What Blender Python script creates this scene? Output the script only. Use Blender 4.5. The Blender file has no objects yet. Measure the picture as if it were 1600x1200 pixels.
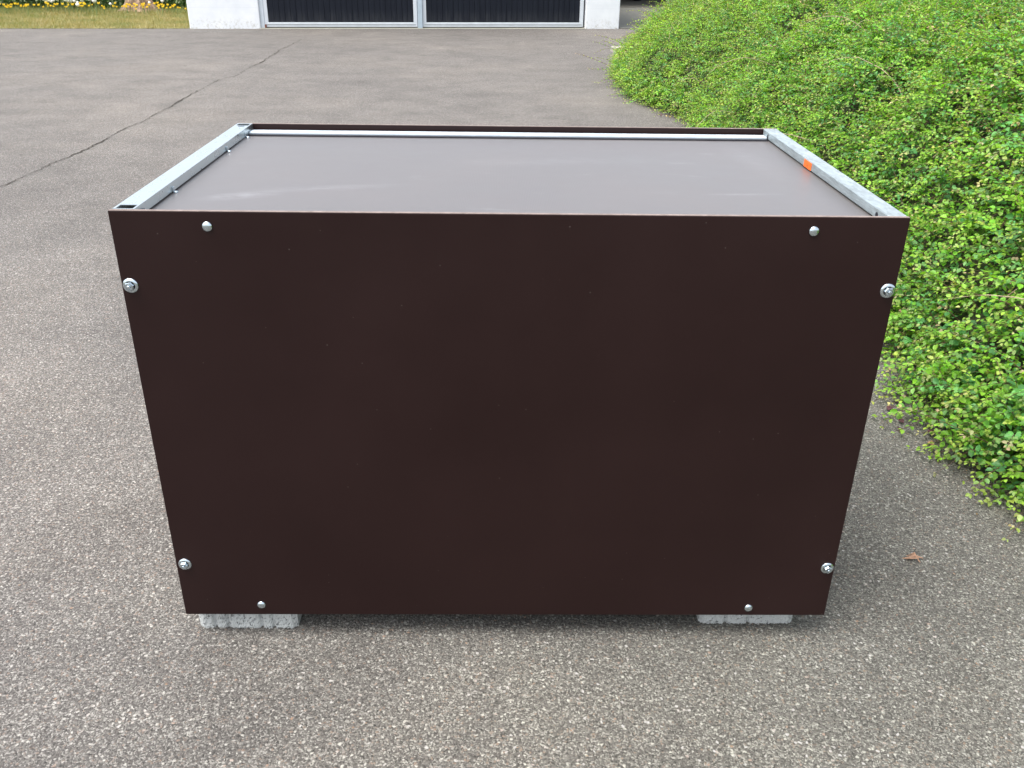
import bpy, bmesh, math, random
import numpy as np
from mathutils import Vector, Matrix

scene = bpy.context.scene
COL = scene.collection
random.seed(11)
rng = np.random.default_rng(11)

# ------------------------------------------------------------------ camera
cam_d = bpy.data.cameras.new('camera'); cam = bpy.data.objects.new('camera', cam_d); COL.objects.link(cam)
R_ = Vector((0.99984468, -0.01229459, 0.01262778)); U_ = Vector((-0.00582704, 0.4455971, 0.89521465)); F_ = Vector((0.01663319, 0.89514919, -0.44545625))
m = Matrix(((R_.x, U_.x, -F_.x, -0.02592), (R_.y, U_.y, -F_.y, -1.61541), (R_.z, U_.z, -F_.z, 1.47966), (0, 0, 0, 1)))
cam.matrix_world = m
cam_d.sensor_width = 36; cam_d.lens = 31.03; cam_d.clip_start = 0.05; cam_d.clip_end = 1500
scene.camera = cam

# ------------------------------------------------------------------ light
SUN_EL, SUN_AZ = math.radians(66), math.radians(-128)      # azimuth from +Y towards +X (negative: from the left)
world = bpy.data.worlds.new('World'); scene.world = world; world.use_nodes = True
wn = world.node_tree; bgn = wn.nodes['Background']
sky = wn.nodes.new('ShaderNodeTexSky'); sky.sky_type = 'NISHITA'; sky.sun_disc = False
sky.sun_elevation = SUN_EL; sky.sun_rotation = SUN_AZ; sky.air_density = 1.0; sky.dust_density = 4.0; sky.ozone_density = 1.0
hs = wn.nodes.new('ShaderNodeHueSaturation'); hs.inputs['Saturation'].default_value = 0.38
wn.links.new(sky.outputs[0], hs.inputs['Color']); wn.links.new(hs.outputs[0], bgn.inputs['Color'])
bgn.inputs['Strength'].default_value = 0.15
sd = bpy.data.lights.new('sun', 'SUN'); sun = bpy.data.objects.new('sun', sd); COL.objects.link(sun)
sd.energy = .85; sd.angle = math.radians(35); sd.color = (1.0, 0.955, 0.89)
sv = Vector((math.sin(SUN_AZ) * math.cos(SUN_EL), math.cos(SUN_AZ) * math.cos(SUN_EL), math.sin(SUN_EL)))
sun.rotation_euler = sv.to_track_quat('Z', 'Y').to_euler()
scene.view_settings.view_transform = 'Standard'; scene.view_settings.look = 'None'
scene.view_settings.gamma = 1; scene.view_settings.use_curve_mapping = False
scene.view_settings.exposure = 1.38
scene.cycles.max_bounces = 8; scene.cycles.transparent_max_bounces = 8

# ------------------------------------------------------------------ helpers
def mat(name):
    mt = bpy.data.materials.new(name); mt.use_nodes = True
    nt = mt.node_tree; return mt, nt, nt.nodes['Principled BSDF']
def nd(nt, typ, **kw):
    n = nt.nodes.new('ShaderNode' + typ)
    for k, v in kw.items():
        if hasattr(n, k) and not (k in n.inputs.keys()): setattr(n, k, v)
        else: n.inputs[k].default_value = v
    return n
def lk(nt, a, b): nt.links.new(a, b)
def coords(nt, scale=(1, 1, 1), rot=(0, 0, 0)):
    tc = nt.nodes.new('ShaderNodeTexCoord'); mp = nt.nodes.new('ShaderNodeMapping')
    mp.inputs['Scale'].default_value = scale; mp.inputs['Rotation'].default_value = rot
    lk(nt, tc.outputs['Object'], mp.inputs['Vector']); return mp.outputs[0]
def noise(nt, vec, scale, detail=4, rough=.55):
    n = nd(nt, 'TexNoise'); n.inputs['Scale'].default_value = scale; n.inputs['Detail'].default_value = detail
    n.inputs['Roughness'].default_value = rough; lk(nt, vec, n.inputs['Vector']); return n
def ramp(nt, fac, stops, interp='LINEAR'):
    r = nt.nodes.new('ShaderNodeValToRGB'); r.color_ramp.interpolation = interp
    els = r.color_ramp.elements
    while len(els) < len(stops): els.new(0.5)
    for e, (p, c) in zip(els, stops): e.position = p; e.color = (*c, 1) if len(c) == 3 else c
    lk(nt, fac, r.inputs[0]); return r
def mixc(nt, fac, a, b, mode='MIX'):
    mx = nt.nodes.new('ShaderNodeMix'); mx.data_type = 'RGBA'; mx.blend_type = mode
    for s, v in ((mx.inputs[0], fac), (mx.inputs[6], a), (mx.inputs[7], b)):
        if isinstance(v, (int, float)): s.default_value = v
        elif isinstance(v, tuple): s.default_value = (*v, 1) if len(v) == 3 else v
        else: lk(nt, v, s)
    return mx.outputs[2]
def bump(nt, bsdf, h, strength=.5, dist=.01, prev=None):
    b = nt.nodes.new('ShaderNodeBump'); b.inputs['Strength'].default_value = strength; b.inputs['Distance'].default_value = dist
    lk(nt, h, b.inputs['Height'])
    if prev: lk(nt, prev, b.inputs['Normal'])
    if bsdf: lk(nt, b.outputs[0], bsdf.inputs['Normal'])
    return b.outputs[0]
def g3(v): return (v, v, v)

class MB:
    """collects simple shapes into one mesh"""
    def __init__(s): s.bm = bmesh.new()
    def box(s, x0, x1, y0, y1, z0, z1, bev=0, seg=2, M=None):
        b = bmesh.new(); bmesh.ops.create_cube(b, size=1)
        for v in b.verts: v.co = Vector(((x0 + x1) / 2 + v.co.x * (x1 - x0), (y0 + y1) / 2 + v.co.y * (y1 - y0), (z0 + z1) / 2 + v.co.z * (z1 - z0)))
        if bev: bmesh.ops.bevel(b, geom=b.edges[:], offset=bev, segments=seg, affect='EDGES', profile=.5)
        s._add(b, M)
    def lathe(s, prof, seg, M=None):
        b = bmesh.new(); rings = []
        for (r, z) in prof:
            rings.append([b.verts.new((0, 0, z))] if r == 0 else [b.verts.new((r * math.cos(2 * math.pi * k / seg), r * math.sin(2 * math.pi * k / seg), z)) for k in range(seg)])
        for a, c in zip(rings, rings[1:]):
            for k in range(seg):
                k2 = (k + 1) % seg
                if len(a) == 1: b.faces.new((a[0], c[k], c[k2]))
                elif len(c) == 1: b.faces.new((a[k], a[k2], c[0]))
                else: b.faces.new((a[k], a[k2], c[k2], c[k]))
        bmesh.ops.recalc_face_normals(b, faces=b.faces[:]); s._add(b, M)
    def tube(s, pts, rads, seg=6):
        b = bmesh.new(); rings = []
        for i, p in enumerate(pts):
            p = Vector(p); t = (Vector(pts[min(i + 1, len(pts) - 1)]) - Vector(pts[max(i - 1, 0)])).normalized()
            a = t.orthogonal().normalized(); c = t.cross(a)
            r = rads[i] if hasattr(rads, '__len__') else rads
            rings.append([b.verts.new(p + r * (math.cos(2 * math.pi * k / seg) * a + math.sin(2 * math.pi * k / seg) * c)) for k in range(seg)])
        for x, y in zip(rings, rings[1:]):
            for k in range(seg): b.faces.new((x[k], x[(k + 1) % seg], y[(k + 1) % seg], y[k]))
        b.faces.new(rings[0]); b.faces.new(rings[-1]); bmesh.ops.recalc_face_normals(b, faces=b.faces[:]); s._add(b, None)
    def _add(s, b, M):
        if M is not None: bmesh.ops.transform(b, matrix=M, verts=b.verts[:])
        me = bpy.data.meshes.new('tmp'); b.to_mesh(me); b.free(); s.bm.from_mesh(me); bpy.data.meshes.remove(me)
    def build(s, name, material, parent=None, smooth=False, loc=None):
        me = bpy.data.meshes.new(name); s.bm.to_mesh(me); s.bm.free()
        if smooth:
            for p in me.polygons: p.use_smooth = True
        return link(name, me, material, parent, loc)
def link(name, me, material, parent=None, loc=None):
    o = bpy.data.objects.new(name, me); COL.objects.link(o)
    if material: me.materials.append(material)
    if parent is not None: o.parent = parent
    if loc is not None: o.location = loc
    return o
def empty(name, loc=(0, 0, 0), rz=0):
    o = bpy.data.objects.new(name, None); COL.objects.link(o); o.location = loc; o.rotation_euler.z = rz
    o.empty_display_size = .1; return o
def tag(o, label=None, cat=None, group=None, kind=None):
    for k, v in (('label', label), ('category', cat), ('group', group), ('kind', kind)):
        if v: o[k] = v
    return o
def copy_tree(o, parent=None):
    c = o.copy(); COL.objects.link(c)
    if parent is not None: c.parent = parent
    for ch in [x for x in COL.objects if x.parent == o]: copy_tree(ch, c)
    return c
def raw_mesh(name, V, faces_flat, counts, attrs=None, smooth=False):
    me = bpy.data.meshes.new(name); V = np.asarray(V, np.float32)
    me.vertices.add(len(V)); me.vertices.foreach_set('co', V.ravel())
    ff = np.asarray(faces_flat, np.int32).ravel(); me.loops.add(len(ff)); me.loops.foreach_set('vertex_index', ff)
    cnt = np.asarray(counts, np.int32); me.polygons.add(len(cnt))
    st = np.concatenate([[0], np.cumsum(cnt)[:-1]]).astype(np.int32)
    me.polygons.foreach_set('loop_start', st)
    me.update(calc_edges=True)
    if attrs:
        for k, a in attrs.items():
            at = me.attributes.new(k, 'FLOAT_COLOR', 'POINT'); at.data.foreach_set('color', np.asarray(a, np.float32).ravel())
    if smooth: me.polygons.foreach_set('use_smooth', np.ones(len(cnt), bool))
    me.validate(); return me
def nrm(a): return a / np.maximum(np.linalg.norm(a, axis=-1, keepdims=True), 1e-9)

# ------------------------------------------------------------------ materials
def asphalt_mat():
    mt, nt, b = mat('asphalt_worn'); v = coords(nt)
    # warp coordinates a little so that the stones are not perfect cells
    wv = noise(nt, v, 90, 2); add = nt.nodes.new('ShaderNodeVectorMath'); add.operation = 'MULTIPLY_ADD'
    lk(nt, wv.outputs['Color'], add.inputs[0]); add.inputs[1].default_value = (.011, .011, .011); lk(nt, v, add.inputs[2]); w = add.outputs[0]
    v1 = nd(nt, 'TexVoronoi', feature='F1'); v1.inputs['Scale'].default_value = 150; lk(nt, w, v1.inputs['Vector'])
    v2 = nd(nt, 'TexVoronoi', feature='F1'); v2.inputs['Scale'].default_value = 320; lk(nt, w, v2.inputs['Vector'])
    v3 = nd(nt, 'TexVoronoi', feature='F1'); v3.inputs['Scale'].default_value = 92; lk(nt, w, v3.inputs['Vector'])
    sep = nt.nodes.new('ShaderNodeSeparateColor'); lk(nt, v1.outputs['Color'], sep.inputs[0])
    sep2 = nt.nodes.new('ShaderNodeSeparateColor'); lk(nt, v2.outputs['Color'], sep2.inputs[0])
    sep3 = nt.nodes.new('ShaderNodeSeparateColor'); lk(nt, v3.outputs['Color'], sep3.inputs[0])
    big = noise(nt, v, .35, 5, .6); mid = noise(nt, v, 2.3, 5, .6); fine = noise(nt, v, 26, 4, .65)
    # asphalt turns darker and slightly greener towards the right, near part of the yard
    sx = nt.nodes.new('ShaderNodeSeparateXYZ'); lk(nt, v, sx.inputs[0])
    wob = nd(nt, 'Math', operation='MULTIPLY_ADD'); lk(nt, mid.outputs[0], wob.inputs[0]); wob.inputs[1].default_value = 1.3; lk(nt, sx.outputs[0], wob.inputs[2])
    x_tone = ramp(nt, wob.outputs[0], [(0, g3(0)), (1, g3(1))])
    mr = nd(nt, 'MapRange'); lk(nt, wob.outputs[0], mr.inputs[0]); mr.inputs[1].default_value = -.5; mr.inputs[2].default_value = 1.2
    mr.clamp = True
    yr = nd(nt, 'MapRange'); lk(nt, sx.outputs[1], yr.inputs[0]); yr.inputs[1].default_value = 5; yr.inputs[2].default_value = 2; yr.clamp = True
    dm = nd(nt, 'Math', operation='MULTIPLY'); lk(nt, mr.outputs[0], dm.inputs[0]); lk(nt, yr.outputs[0], dm.inputs[1]); near_right_f = dm.outputs[0]
    binder = ramp(nt, fine.outputs[0], [(.3, (.058, .054, .051)), (.7, (.118, .110, .104))])
    stone_s = ramp(nt, sep2.outputs[0], [(0, (.045, .042, .040)), (.35, (.10, .095, .090)), (.7, (.165, .157, .148)), (.88, (.34, .33, .31))])
    stone_m = ramp(nt, sep.outputs[0], [(0, (.075, .069, .065)), (.3, (.115, .106, .10)), (.6, (.15, .142, .134)), (.8, (.19, .145, .12)), (.86, (.20, .195, .185)), (.95, (.38, .37, .345))])
    msk = ramp(nt, v1.outputs['Distance'], [(.34, g3(1)), (.60, g3(0))])
    pick = ramp(nt, sep.outputs[1], [(.30, g3(0)), (.36, g3(1))])
    mm = nd(nt, 'Math', operation='MULTIPLY'); lk(nt, msk.outputs[0], mm.inputs[0]); lk(nt, pick.outputs[0], mm.inputs[1])
    c = mixc(nt, .7, binder.outputs[0], stone_s.outputs[0])
    c = mixc(nt, mm.outputs[0], c, stone_m.outputs[0])
    # rare pale big chips
    msk3 = ramp(nt, v3.outputs['Distance'], [(.22, g3(1)), (.34, g3(0))]); pk3 = ramp(nt, sep3.outputs[1], [(.86, g3(0)), (.90, g3(1))])
    m3 = nd(nt, 'Math', operation='MULTIPLY'); lk(nt, msk3.outputs[0], m3.inputs[0]); lk(nt, pk3.outputs[0], m3.inputs[1])
    chipc = ramp(nt, sep3.outputs[2], [(0, (.27, .26, .24)), (.5, (.38, .37, .35)), (.75, (.25, .16, .11)), (1, (.30, .25, .17))])
    c = mixc(nt, m3.outputs[0], c, chipc.outputs[0])
    tone = ramp(nt, big.outputs[0], [(.3, (.86, .86, .87)), (.5, (1, 1, 1)), (.66, (1.16, 1.14, 1.11))])
    c = mixc(nt, 1.0, c, tone.outputs[0], 'MULTIPLY')
    tone2 = ramp(nt, mid.outputs[0], [(.3, (.84, .84, .84)), (.5, (1, 1, 1)), (.68, (1.13, 1.13, 1.13))]); c = mixc(nt, 1.0, c, tone2.outputs[0], 'MULTIPLY')
    # stretched streaks of wear across the yard
    vs = coords(nt, (.6, 1.7, 1), (0, 0, .35)); st = noise(nt, vs, 1.2, 5, .6)
    stc = ramp(nt, st.outputs[0], [(.34, (.92, .92, .925)), (.5, (1, 1, 1)), (.7, (1.05, 1.045, 1.04))]); c = mixc(nt, .8, c, stc.outputs[0], 'MULTIPLY')
    pit = noise(nt, v, 135, 3, .6); pc = ramp(nt, pit.outputs[0], [(.36, g3(.45)), (.47, g3(1))]); c = mixc(nt, .9, c, pc.outputs[0], 'MULTIPLY')
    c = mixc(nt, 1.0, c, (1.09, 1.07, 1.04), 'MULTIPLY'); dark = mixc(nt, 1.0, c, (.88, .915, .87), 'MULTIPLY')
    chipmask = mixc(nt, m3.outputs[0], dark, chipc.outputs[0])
    c = mixc(nt, near_right_f, c, chipmask)
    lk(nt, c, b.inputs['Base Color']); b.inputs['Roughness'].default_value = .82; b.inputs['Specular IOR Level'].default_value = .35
    n1 = bump(nt, None, v1.outputs['Distance'], .55, -.004); n2 = bump(nt, None, v2.outputs['Distance'], .5, -.002, n1)
    bump(nt, b, fine.outputs[0], .35, .004, n2)
    return mt
def brown_film():
    mt, nt, b = mat('brown_phenolic_film'); v = coords(nt)
    n = noise(nt, v, 2.5, 4); c = ramp(nt, n.outputs[0], [(.3, (.0130, .0050, .0048)), (.7, (.0168, .0066, .0062))])
    # faint wiped marks
    vs = coords(nt, (4, 4, 22)); s = noise(nt, vs, 3.2, 6, .7); sc = ramp(nt, s.outputs[0], [(.70, g3(0)), (.8, g3(.22))])
    c2 = mixc(nt, sc.outputs[0], c.outputs[0], (.07, .058, .05))
    dots = nd(nt, 'TexVoronoi'); dots.inputs['Scale'].default_value = 26; lk(nt, v, dots.inputs['Vector'])
    dm = ramp(nt, dots.outputs['Distance'], [(.025, g3(.5)), (.04, g3(0))]); c2 = mixc(nt, dm.outputs[0], c2, (.12, .10, .09))
    lk(nt, c2, b.inputs['Base Color']); r = ramp(nt, n.outputs[0], [(.3, g3(.30)), (.7, g3(.42))]); lk(nt, r.outputs[0], b.inputs['Roughness'])
    b.inputs['Specular IOR Level'].default_value = .24
    f = noise(nt, v, 240, 2); bump(nt, b, f.outputs[0], .06, .001)
    return mt
def deck_film():
    mt, nt, b = mat('brown_anti_slip_film'); v = coords(nt)
    n = noise(nt, v, 3.0, 5, .6); c = ramp(nt, n.outputs[0], [(.3, (.105, .094, .093)), (.7, (.128, .116, .114))])
    vs = coords(nt, (5, 14, 1), (0, 0, .12)); s = noise(nt, vs, 1.1, 7, .72); sc = ramp(nt, s.outputs[0], [(.62, g3(0)), (.74, g3(.45))])
    c2 = mixc(nt, sc.outputs[0], c.outputs[0], (.20, .195, .20))
    # dried smears of dust
    for (sx_, sy_, rx, ry, an, am) in ((-.56, .20, .10, .035, .35, .9), (-.40, .27, .20, .03, .2, .45), (.50, .25, .10, .010, .05, .8), (.40, .42, .07, .008, -.3, .7), (.10, .55, .30, .05, .1, .25), (.60, .60, .05, .25, .1, .25)):
        tc = nt.nodes.new('ShaderNodeTexCoord'); mp = nt.nodes.new('ShaderNodeMapping'); mp.vector_type = 'TEXTURE'
        mp.inputs['Location'].default_value = (sx_, sy_, 1.008); mp.inputs['Rotation'].default_value = (0, 0, an); mp.inputs['Scale'].default_value = (rx, ry, 1)
        lk(nt, tc.outputs['Object'], mp.inputs[0]); le = nt.nodes.new('ShaderNodeVectorMath'); le.operation = 'LENGTH'; lk(nt, mp.outputs[0], le.inputs[0])
        fa = nd(nt, 'MapRange'); fa.inputs[1].default_value = 1; fa.inputs[2].default_value = 0; lk(nt, le.outputs['Value'], fa.inputs[0])
        wn_ = noise(nt, vs, 4.0, 5, .7); wr = ramp(nt, wn_.outputs[0], [(.35, g3(0)), (.65, g3(am * .5))]); mu = nd(nt, 'Math', operation='MULTIPLY'); lk(nt, fa.outputs[0], mu.inputs[0]); lk(nt, wr.outputs[0], mu.inputs[1])
        c2 = mixc(nt, mu.outputs[0], c2, (.34, .34, .36))
    lk(nt, c2, b.inputs['Base Color'])
    r = ramp(nt, n.outputs[0], [(.3, g3(.30)), (.7, g3(.40))]); lk(nt, r.outputs[0], b.inputs['Roughness'])
    b.inputs['Specular IOR Level'].default_value = .9
    w1 = nd(nt, 'TexWave', bands_direction='X'); w1.inputs['Scale'].default_value = 90; lk(nt, v, w1.inputs['Vector'])
    w2 = nd(nt, 'TexWave', bands_direction='Y'); w2.inputs['Scale'].default_value = 90; lk(nt, v, w2.inputs['Vector'])
    ad = nd(nt, 'Math', operation='ADD'); lk(nt, w1.outputs[1], ad.inputs[0]); lk(nt, w2.outputs[1], ad.inputs[1])
    bump(nt, b, ad.outputs[0], .12, .0006)
    return mt
def galv(name, tint, spangle=.35, rough=.42, streak=False, metal=.8):
    mt, nt, b = mat(name); v = coords(nt, (1, .35, 3) if streak else (1, 1, 1))
    vo = nd(nt, 'TexVoronoi'); vo.inputs['Scale'].default_value = 170 if streak else 110; lk(nt, v, vo.inputs['Vector'])
    se = nt.nodes.new('ShaderNodeSeparateColor'); lk(nt, vo.outputs['Color'], se.inputs[0])
    n = noise(nt, v, 22, 4); lo = tuple(t * (1 - spangle) for t in tint)
    c = ramp(nt, se.outputs[0], [(0, lo), (1, tint)]); c2 = mixc(nt, .5, c.outputs[0], ramp(nt, n.outputs[0], [(.3, lo), (.65, tint)]).outputs[0])
    lk(nt, c2, b.inputs['Base Color']); b.inputs['Metallic'].default_value = metal
    r = ramp(nt, n.outputs[0], [(.3, g3(rough - .08)), (.7, g3(rough + .1))]); lk(nt, r.outputs[0], b.inputs['Roughness'])
    bump(nt, b, n.outputs[0], .15, .001)
    return mt
def plain(name, col, rough=.7, var=.15, scale=12, metallic=0, spec=.4, bstr=.15, bd=.003):
    mt, nt, b = mat(name); v = coords(nt); n = noise(nt, v, scale, 5, .6)
    c = ramp(nt, n.outputs[0], [(.3, tuple(x * (1 - var) for x in col)), (.7, tuple(min(1, x * (1 + var)) for x in col))])
    lk(nt, c.outputs[0], b.inputs['Base Color']); b.inputs['Roughness'].default_value = rough; b.inputs['Metallic'].default_value = metallic
    b.inputs['Specular IOR Level'].default_value = spec
    if bstr: bump(nt, b, n.outputs[0], bstr, bd)
    return mt
def concrete(name, col, pits=True):
    mt, nt, b = mat(name); v = coords(nt); n = noise(nt, v, 30, 6, .65); n0 = noise(nt, v, 5, 4)
    c = ramp(nt, n.outputs[0], [(.3, tuple(x * .8 for x in col)), (.7, tuple(x * 1.12 for x in col))])
    out = mixc(nt, .6, c.outputs[0], ramp(nt, n0.outputs[0], [(.3, tuple(x * .8 for x in col)), (.7, col)]).outputs[0])
    if pits:
        vn = noise(nt, v, 120, 3, .7); pm = ramp(nt, vn.outputs[0], [(.36, g3(1)), (.42, g3(0))])
        out = mixc(nt, pm.outputs[0], out, tuple(x * .28 for x in col)); bump(nt, b, vn.outputs[0], .8, .004)
    else: bump(nt, b, n.outputs[0], .4, .003)
    lk(nt, out, b.inputs['Base Color']); b.inputs['Roughness'].default_value = .9
    return mt
def leaf_mat(name, trans=.35, rough=.42, spec=.35):
    mt, nt, b = mat(name); at = nt.nodes.new('ShaderNodeAttribute'); at.attribute_name = 'tint'
    v = coords(nt); n = noise(nt, v, 140, 2); tone = ramp(nt, n.outputs[0], [(.3, g3(.85)), (.7, g3(1.1))])
    c = mixc(nt, 1.0, at.outputs['Color'], tone.outputs[0], 'MULTIPLY')
    lk(nt, c, b.inputs['Base Color']); b.inputs['Roughness'].default_value = rough; b.inputs['Specular IOR Level'].default_value = spec
    tr = nt.nodes.new('ShaderNodeBsdfTranslucent'); tc = mixc(nt, 1.0, c, (1.35, 1.25, .55), 'MULTIPLY'); lk(nt, tc, tr.inputs['Color'])
    mx = nt.nodes.new('ShaderNodeMixShader'); mx.inputs[0].default_value = trans
    lk(nt, b.outputs[0], mx.inputs[1]); lk(nt, tr.outputs[0], mx.inputs[2]); lk(nt, mx.outputs[0], nt.nodes['Material Output'].inputs['Surface'])
    return mt

M_ASPH = asphalt_mat(); M_FILM = brown_film(); M_DECK = deck_film()
M_RAILL = galv('bright_galvanised', (.66, .73, .75), .06, .30, metal=.95); M_RAILR = galv('spangled_galvanised', (.50, .58, .60), .5, .38, True, .55)
M_ZINC = galv('zinc_plated', (.56, .64, .69), .08, .20, metal=1)
M_PLY = plain('plywood_edge', (.24, .19, .17), .75, .25, 60); M_BLOCK = concrete('cast_concrete', (.46, .48, .47))
M_WHITE = plain('white_render', (.82, .84, .87), .85, .05, 6); M_LEAF = leaf_mat('young_leaf'); M_LEAFD = leaf_mat('hedge_leaf', .25)
M_TWIG = plain('twig_bark', (.13, .075, .05), .8, .3, 40); M_TWIGP = plain('pale_dead_twig', (.42, .32, .22), .8, .25, 40)

# ------------------------------------------------------------------ ground
def sheet(name, poly, z, material, kind='structure'):
    me = bpy.data.meshes.new(name); me.from_pydata([(x, y, z) for x, y in poly], [], [list(range(len(poly)))]); me.update()
    return tag(link(name, me, material), kind=kind)
M_SOIL = plain('bare_soil', (.075, .052, .038), .95, .35, 18, bstr=.6, bd=.02)
M_GROUND = plain('rough_meadow', (.10, .12, .045), .95, .35, 1.2, bstr=.4, bd=.05)
sheet('ground', [(-400, -300), (400, -300), (400, 500), (-400, 500)], -.03, M_GROUND)
GA = math.atan2(1.2, 8.16)                     # garage front runs at this angle
def GP(u, v=0):                                # u along the garage front from its left corner, v backwards
    return (-5.8 + u * math.cos(GA) - v * math.sin(GA), 16.17 + u * math.sin(GA) + v * math.cos(GA))
pl, pr = GP(-12), GP(13)
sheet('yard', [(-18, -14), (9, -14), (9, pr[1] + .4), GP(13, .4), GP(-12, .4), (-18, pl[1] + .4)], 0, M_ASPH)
# the old crack across the yard: a slit with torn edges
cpts = [(-3.30, -1.6), (-3.38, .2), (-3.30, 1.8), (-3.34, 3.3), (-3.33, 4.26), (-3.31, 4.48), (-3.3, 4.94), (-3.28, 5.36), (-3.28, 6.14), (-3.26, 6.6), (-3.28, 7.47), (-3.34, 8.78), (-3.37, 9.46), (-3.26, 9.7), (-3.28, 10.91), (-3.36, 12.84), (-3.35, 14.6)]
def crack(pts, wid, name, seed, amp=.018):
    r = np.random.default_rng(seed); P = np.array(pts); seg = np.linalg.norm(np.diff(P, axis=0), axis=1); L = np.concatenate([[0], np.cumsum(seg)])
    n = int(L[-1] / .018); t = np.linspace(0, L[-1], n); X = np.interp(t, L, P[:, 0]); Y = np.interp(t, L, P[:, 1])
    def sm(k, a): return np.convolve(r.normal(0, 1, n + k), np.ones(k) / k, 'valid')[:n] * a * math.sqrt(k)
    X = X + sm(3, amp * .35) + sm(30, amp * .6); W = np.abs(wid * (.65 + sm(12, .45) + r.normal(0, .25, n))) + .001
    W *= np.clip(sm(60, .35) + 1.0, .6, 1.6)
    V = np.stack([np.stack([X - W, Y, np.full(n, .004)], -1), np.stack([X + W, Y, np.full(n, .004)], -1)], 1).reshape(-1, 3)
    i = np.arange(n - 1) * 2; Fc = np.stack([i, i + 1, i + 3, i + 2], -1)
    return tag(link(name, raw_mesh(name, V, Fc, np.full(n - 1, 4)), M_CRACK), kind='structure')
M_CRACK = plain('crack_dirt', (.045, .038, .030), .95, .4, 60)
crack(cpts, .0062, 'pavement_crack', 3)
crack([(-3.26, 9.7), (-2.2, 9.73), (-1.14, 10.0), (-.66, 9.92), (.4, 10.2)], .003, 'pavement_crack', 4)
# kerb round the far corner of the planting bed
mb = MB(); mb.box(0, .42, -1.5, 0, -.05, .075, .012)
kerb = mb.build('kerbstone', concrete('old_kerb_concrete', (.42, .39, .34))); kerb.location = (1.72, 13.15, 0); kerb.rotation_euler.z = math.radians(14)
tag(kerb, 'pale concrete kerbstone poking out from under the far tip of the shrub', 'kerbstone')

# ------------------------------------------------------------------ the brown box
box = tag(empty('storage_box', (0, 0, 0)), 'large dark brown plywood box with galvanised corner rails and bolt heads standing on concrete blocks', 'box')
ZB, ZT, DY, HW = .070, 1.0292, .901, .75
TP = .010
mb = MB(); mb.box(-HW, HW, 0, TP, ZB, ZT, .0012, 2); front = mb.build('front_panel', M_FILM, box)
mb = MB(); mb.box(-HW, HW, DY - TP, DY, ZB, ZT, .0012, 2); mb.build('back_panel', M_FILM, box)
# bare plywood edge on top of the front and back panels
for y0 in (0.0, DY - TP):
    mb = MB(); mb.box(-HW + .0015, HW - .0015, y0 + .0012, y0 + TP - .0012, ZT - .002, ZT + .0008); mb.build('panel_edge', M_PLY, box)
for s in (-1, 1):
    mb = MB(); x0, x1 = sorted((s * .741, s * .729)); mb.box(x0, x1, TP + .001, DY - TP - .001, ZB + .02, ZT - .03); mb.build('side_panel', M_FILM, box)
ZD = 1.008
mb = MB(); mb.box(-.728, .728, TP + .0005, DY - TP - .0005, ZD - .012, ZD); mb.build('top_panel', M_DECK, box)
mb = MB(); mb.box(-.728, .728, TP + .001, DY - TP - .001, ZB + .012, ZB + .03); mb.build('base_panel', M_FILM, box)
# left rail: an upturned channel, its top cut open near both ends
def left_rail():
    mb = MB(); xo, xi = -.7455, -.7045; t = .0025; y0, y1 = TP + .0015, DY - TP - .0005; zt = ZT + .001; zb = ZD + .003
    mb.box(xo, xo + t, y0, y1, ZT - .045, zt - t)                       # outer wall
    mb.box(xi - t, xi, y0, y1, zb, zt - t)                              # inner wall
    cuts = [(y0, y0 + .004), (y0 + .026, y1 - .045), (y1 - .033, y1 - .030), (y1 - .006, y1)]
    cuts = [(y0, y0 + .0035), (y0 + .028, y1 - .032), (y1 - .006, y1)]
    for a, c in cuts: mb.box(xo, xi, a, c, zt - t, zt)
    for a, c in ((y0 + .0035, y0 + .028), (y1 - .032, y1 - .006)):
        mb.box(xo, xo + .005, a, c, zt - t, zt); mb.box(xi - .004, xi, a, c, zt - t, zt)
    return mb.build('rail', M_RAILL, box)
rl = left_rail()
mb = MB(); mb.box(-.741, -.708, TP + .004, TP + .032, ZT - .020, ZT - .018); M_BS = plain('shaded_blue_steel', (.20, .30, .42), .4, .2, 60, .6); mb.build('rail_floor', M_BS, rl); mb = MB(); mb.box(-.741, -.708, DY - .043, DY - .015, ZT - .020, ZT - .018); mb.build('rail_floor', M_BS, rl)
mb = MB(); mb.box(-.732, -.716, DY - .058, DY - .052, ZT + .0011, ZT + .0018); mb.build('slot', plain('slot_dark', (.08, .10, .13), .6), rl)
mb = MB(); mb.tube([(-.7155, TP + .003, ZT - .010), (-.7155, TP + .030, ZT - .010)], .0065, 12); mb.build('bolt_shank', plain('dark_bolt', (.03, .02, .03), .35, metallic=.6), rl)
for y in (.045, .215, .62, .80):               # little lugs along the inside of the left rail
    mb = MB(); mb.box(-.7044, -.7005, y, y + .007, ZD, ZD + .013, .001); mb.lathe([(.0045, 0), (.0045, .002), (.003, .004), (0, .0045)], 10, Matrix.Translation((-.6975, y + .0035, ZD)))
    mb.build('lug', plain('lug_steel', (.12, .13, .15), .4, metallic=.7) if y < .1 else M_ZINC, rl)
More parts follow.
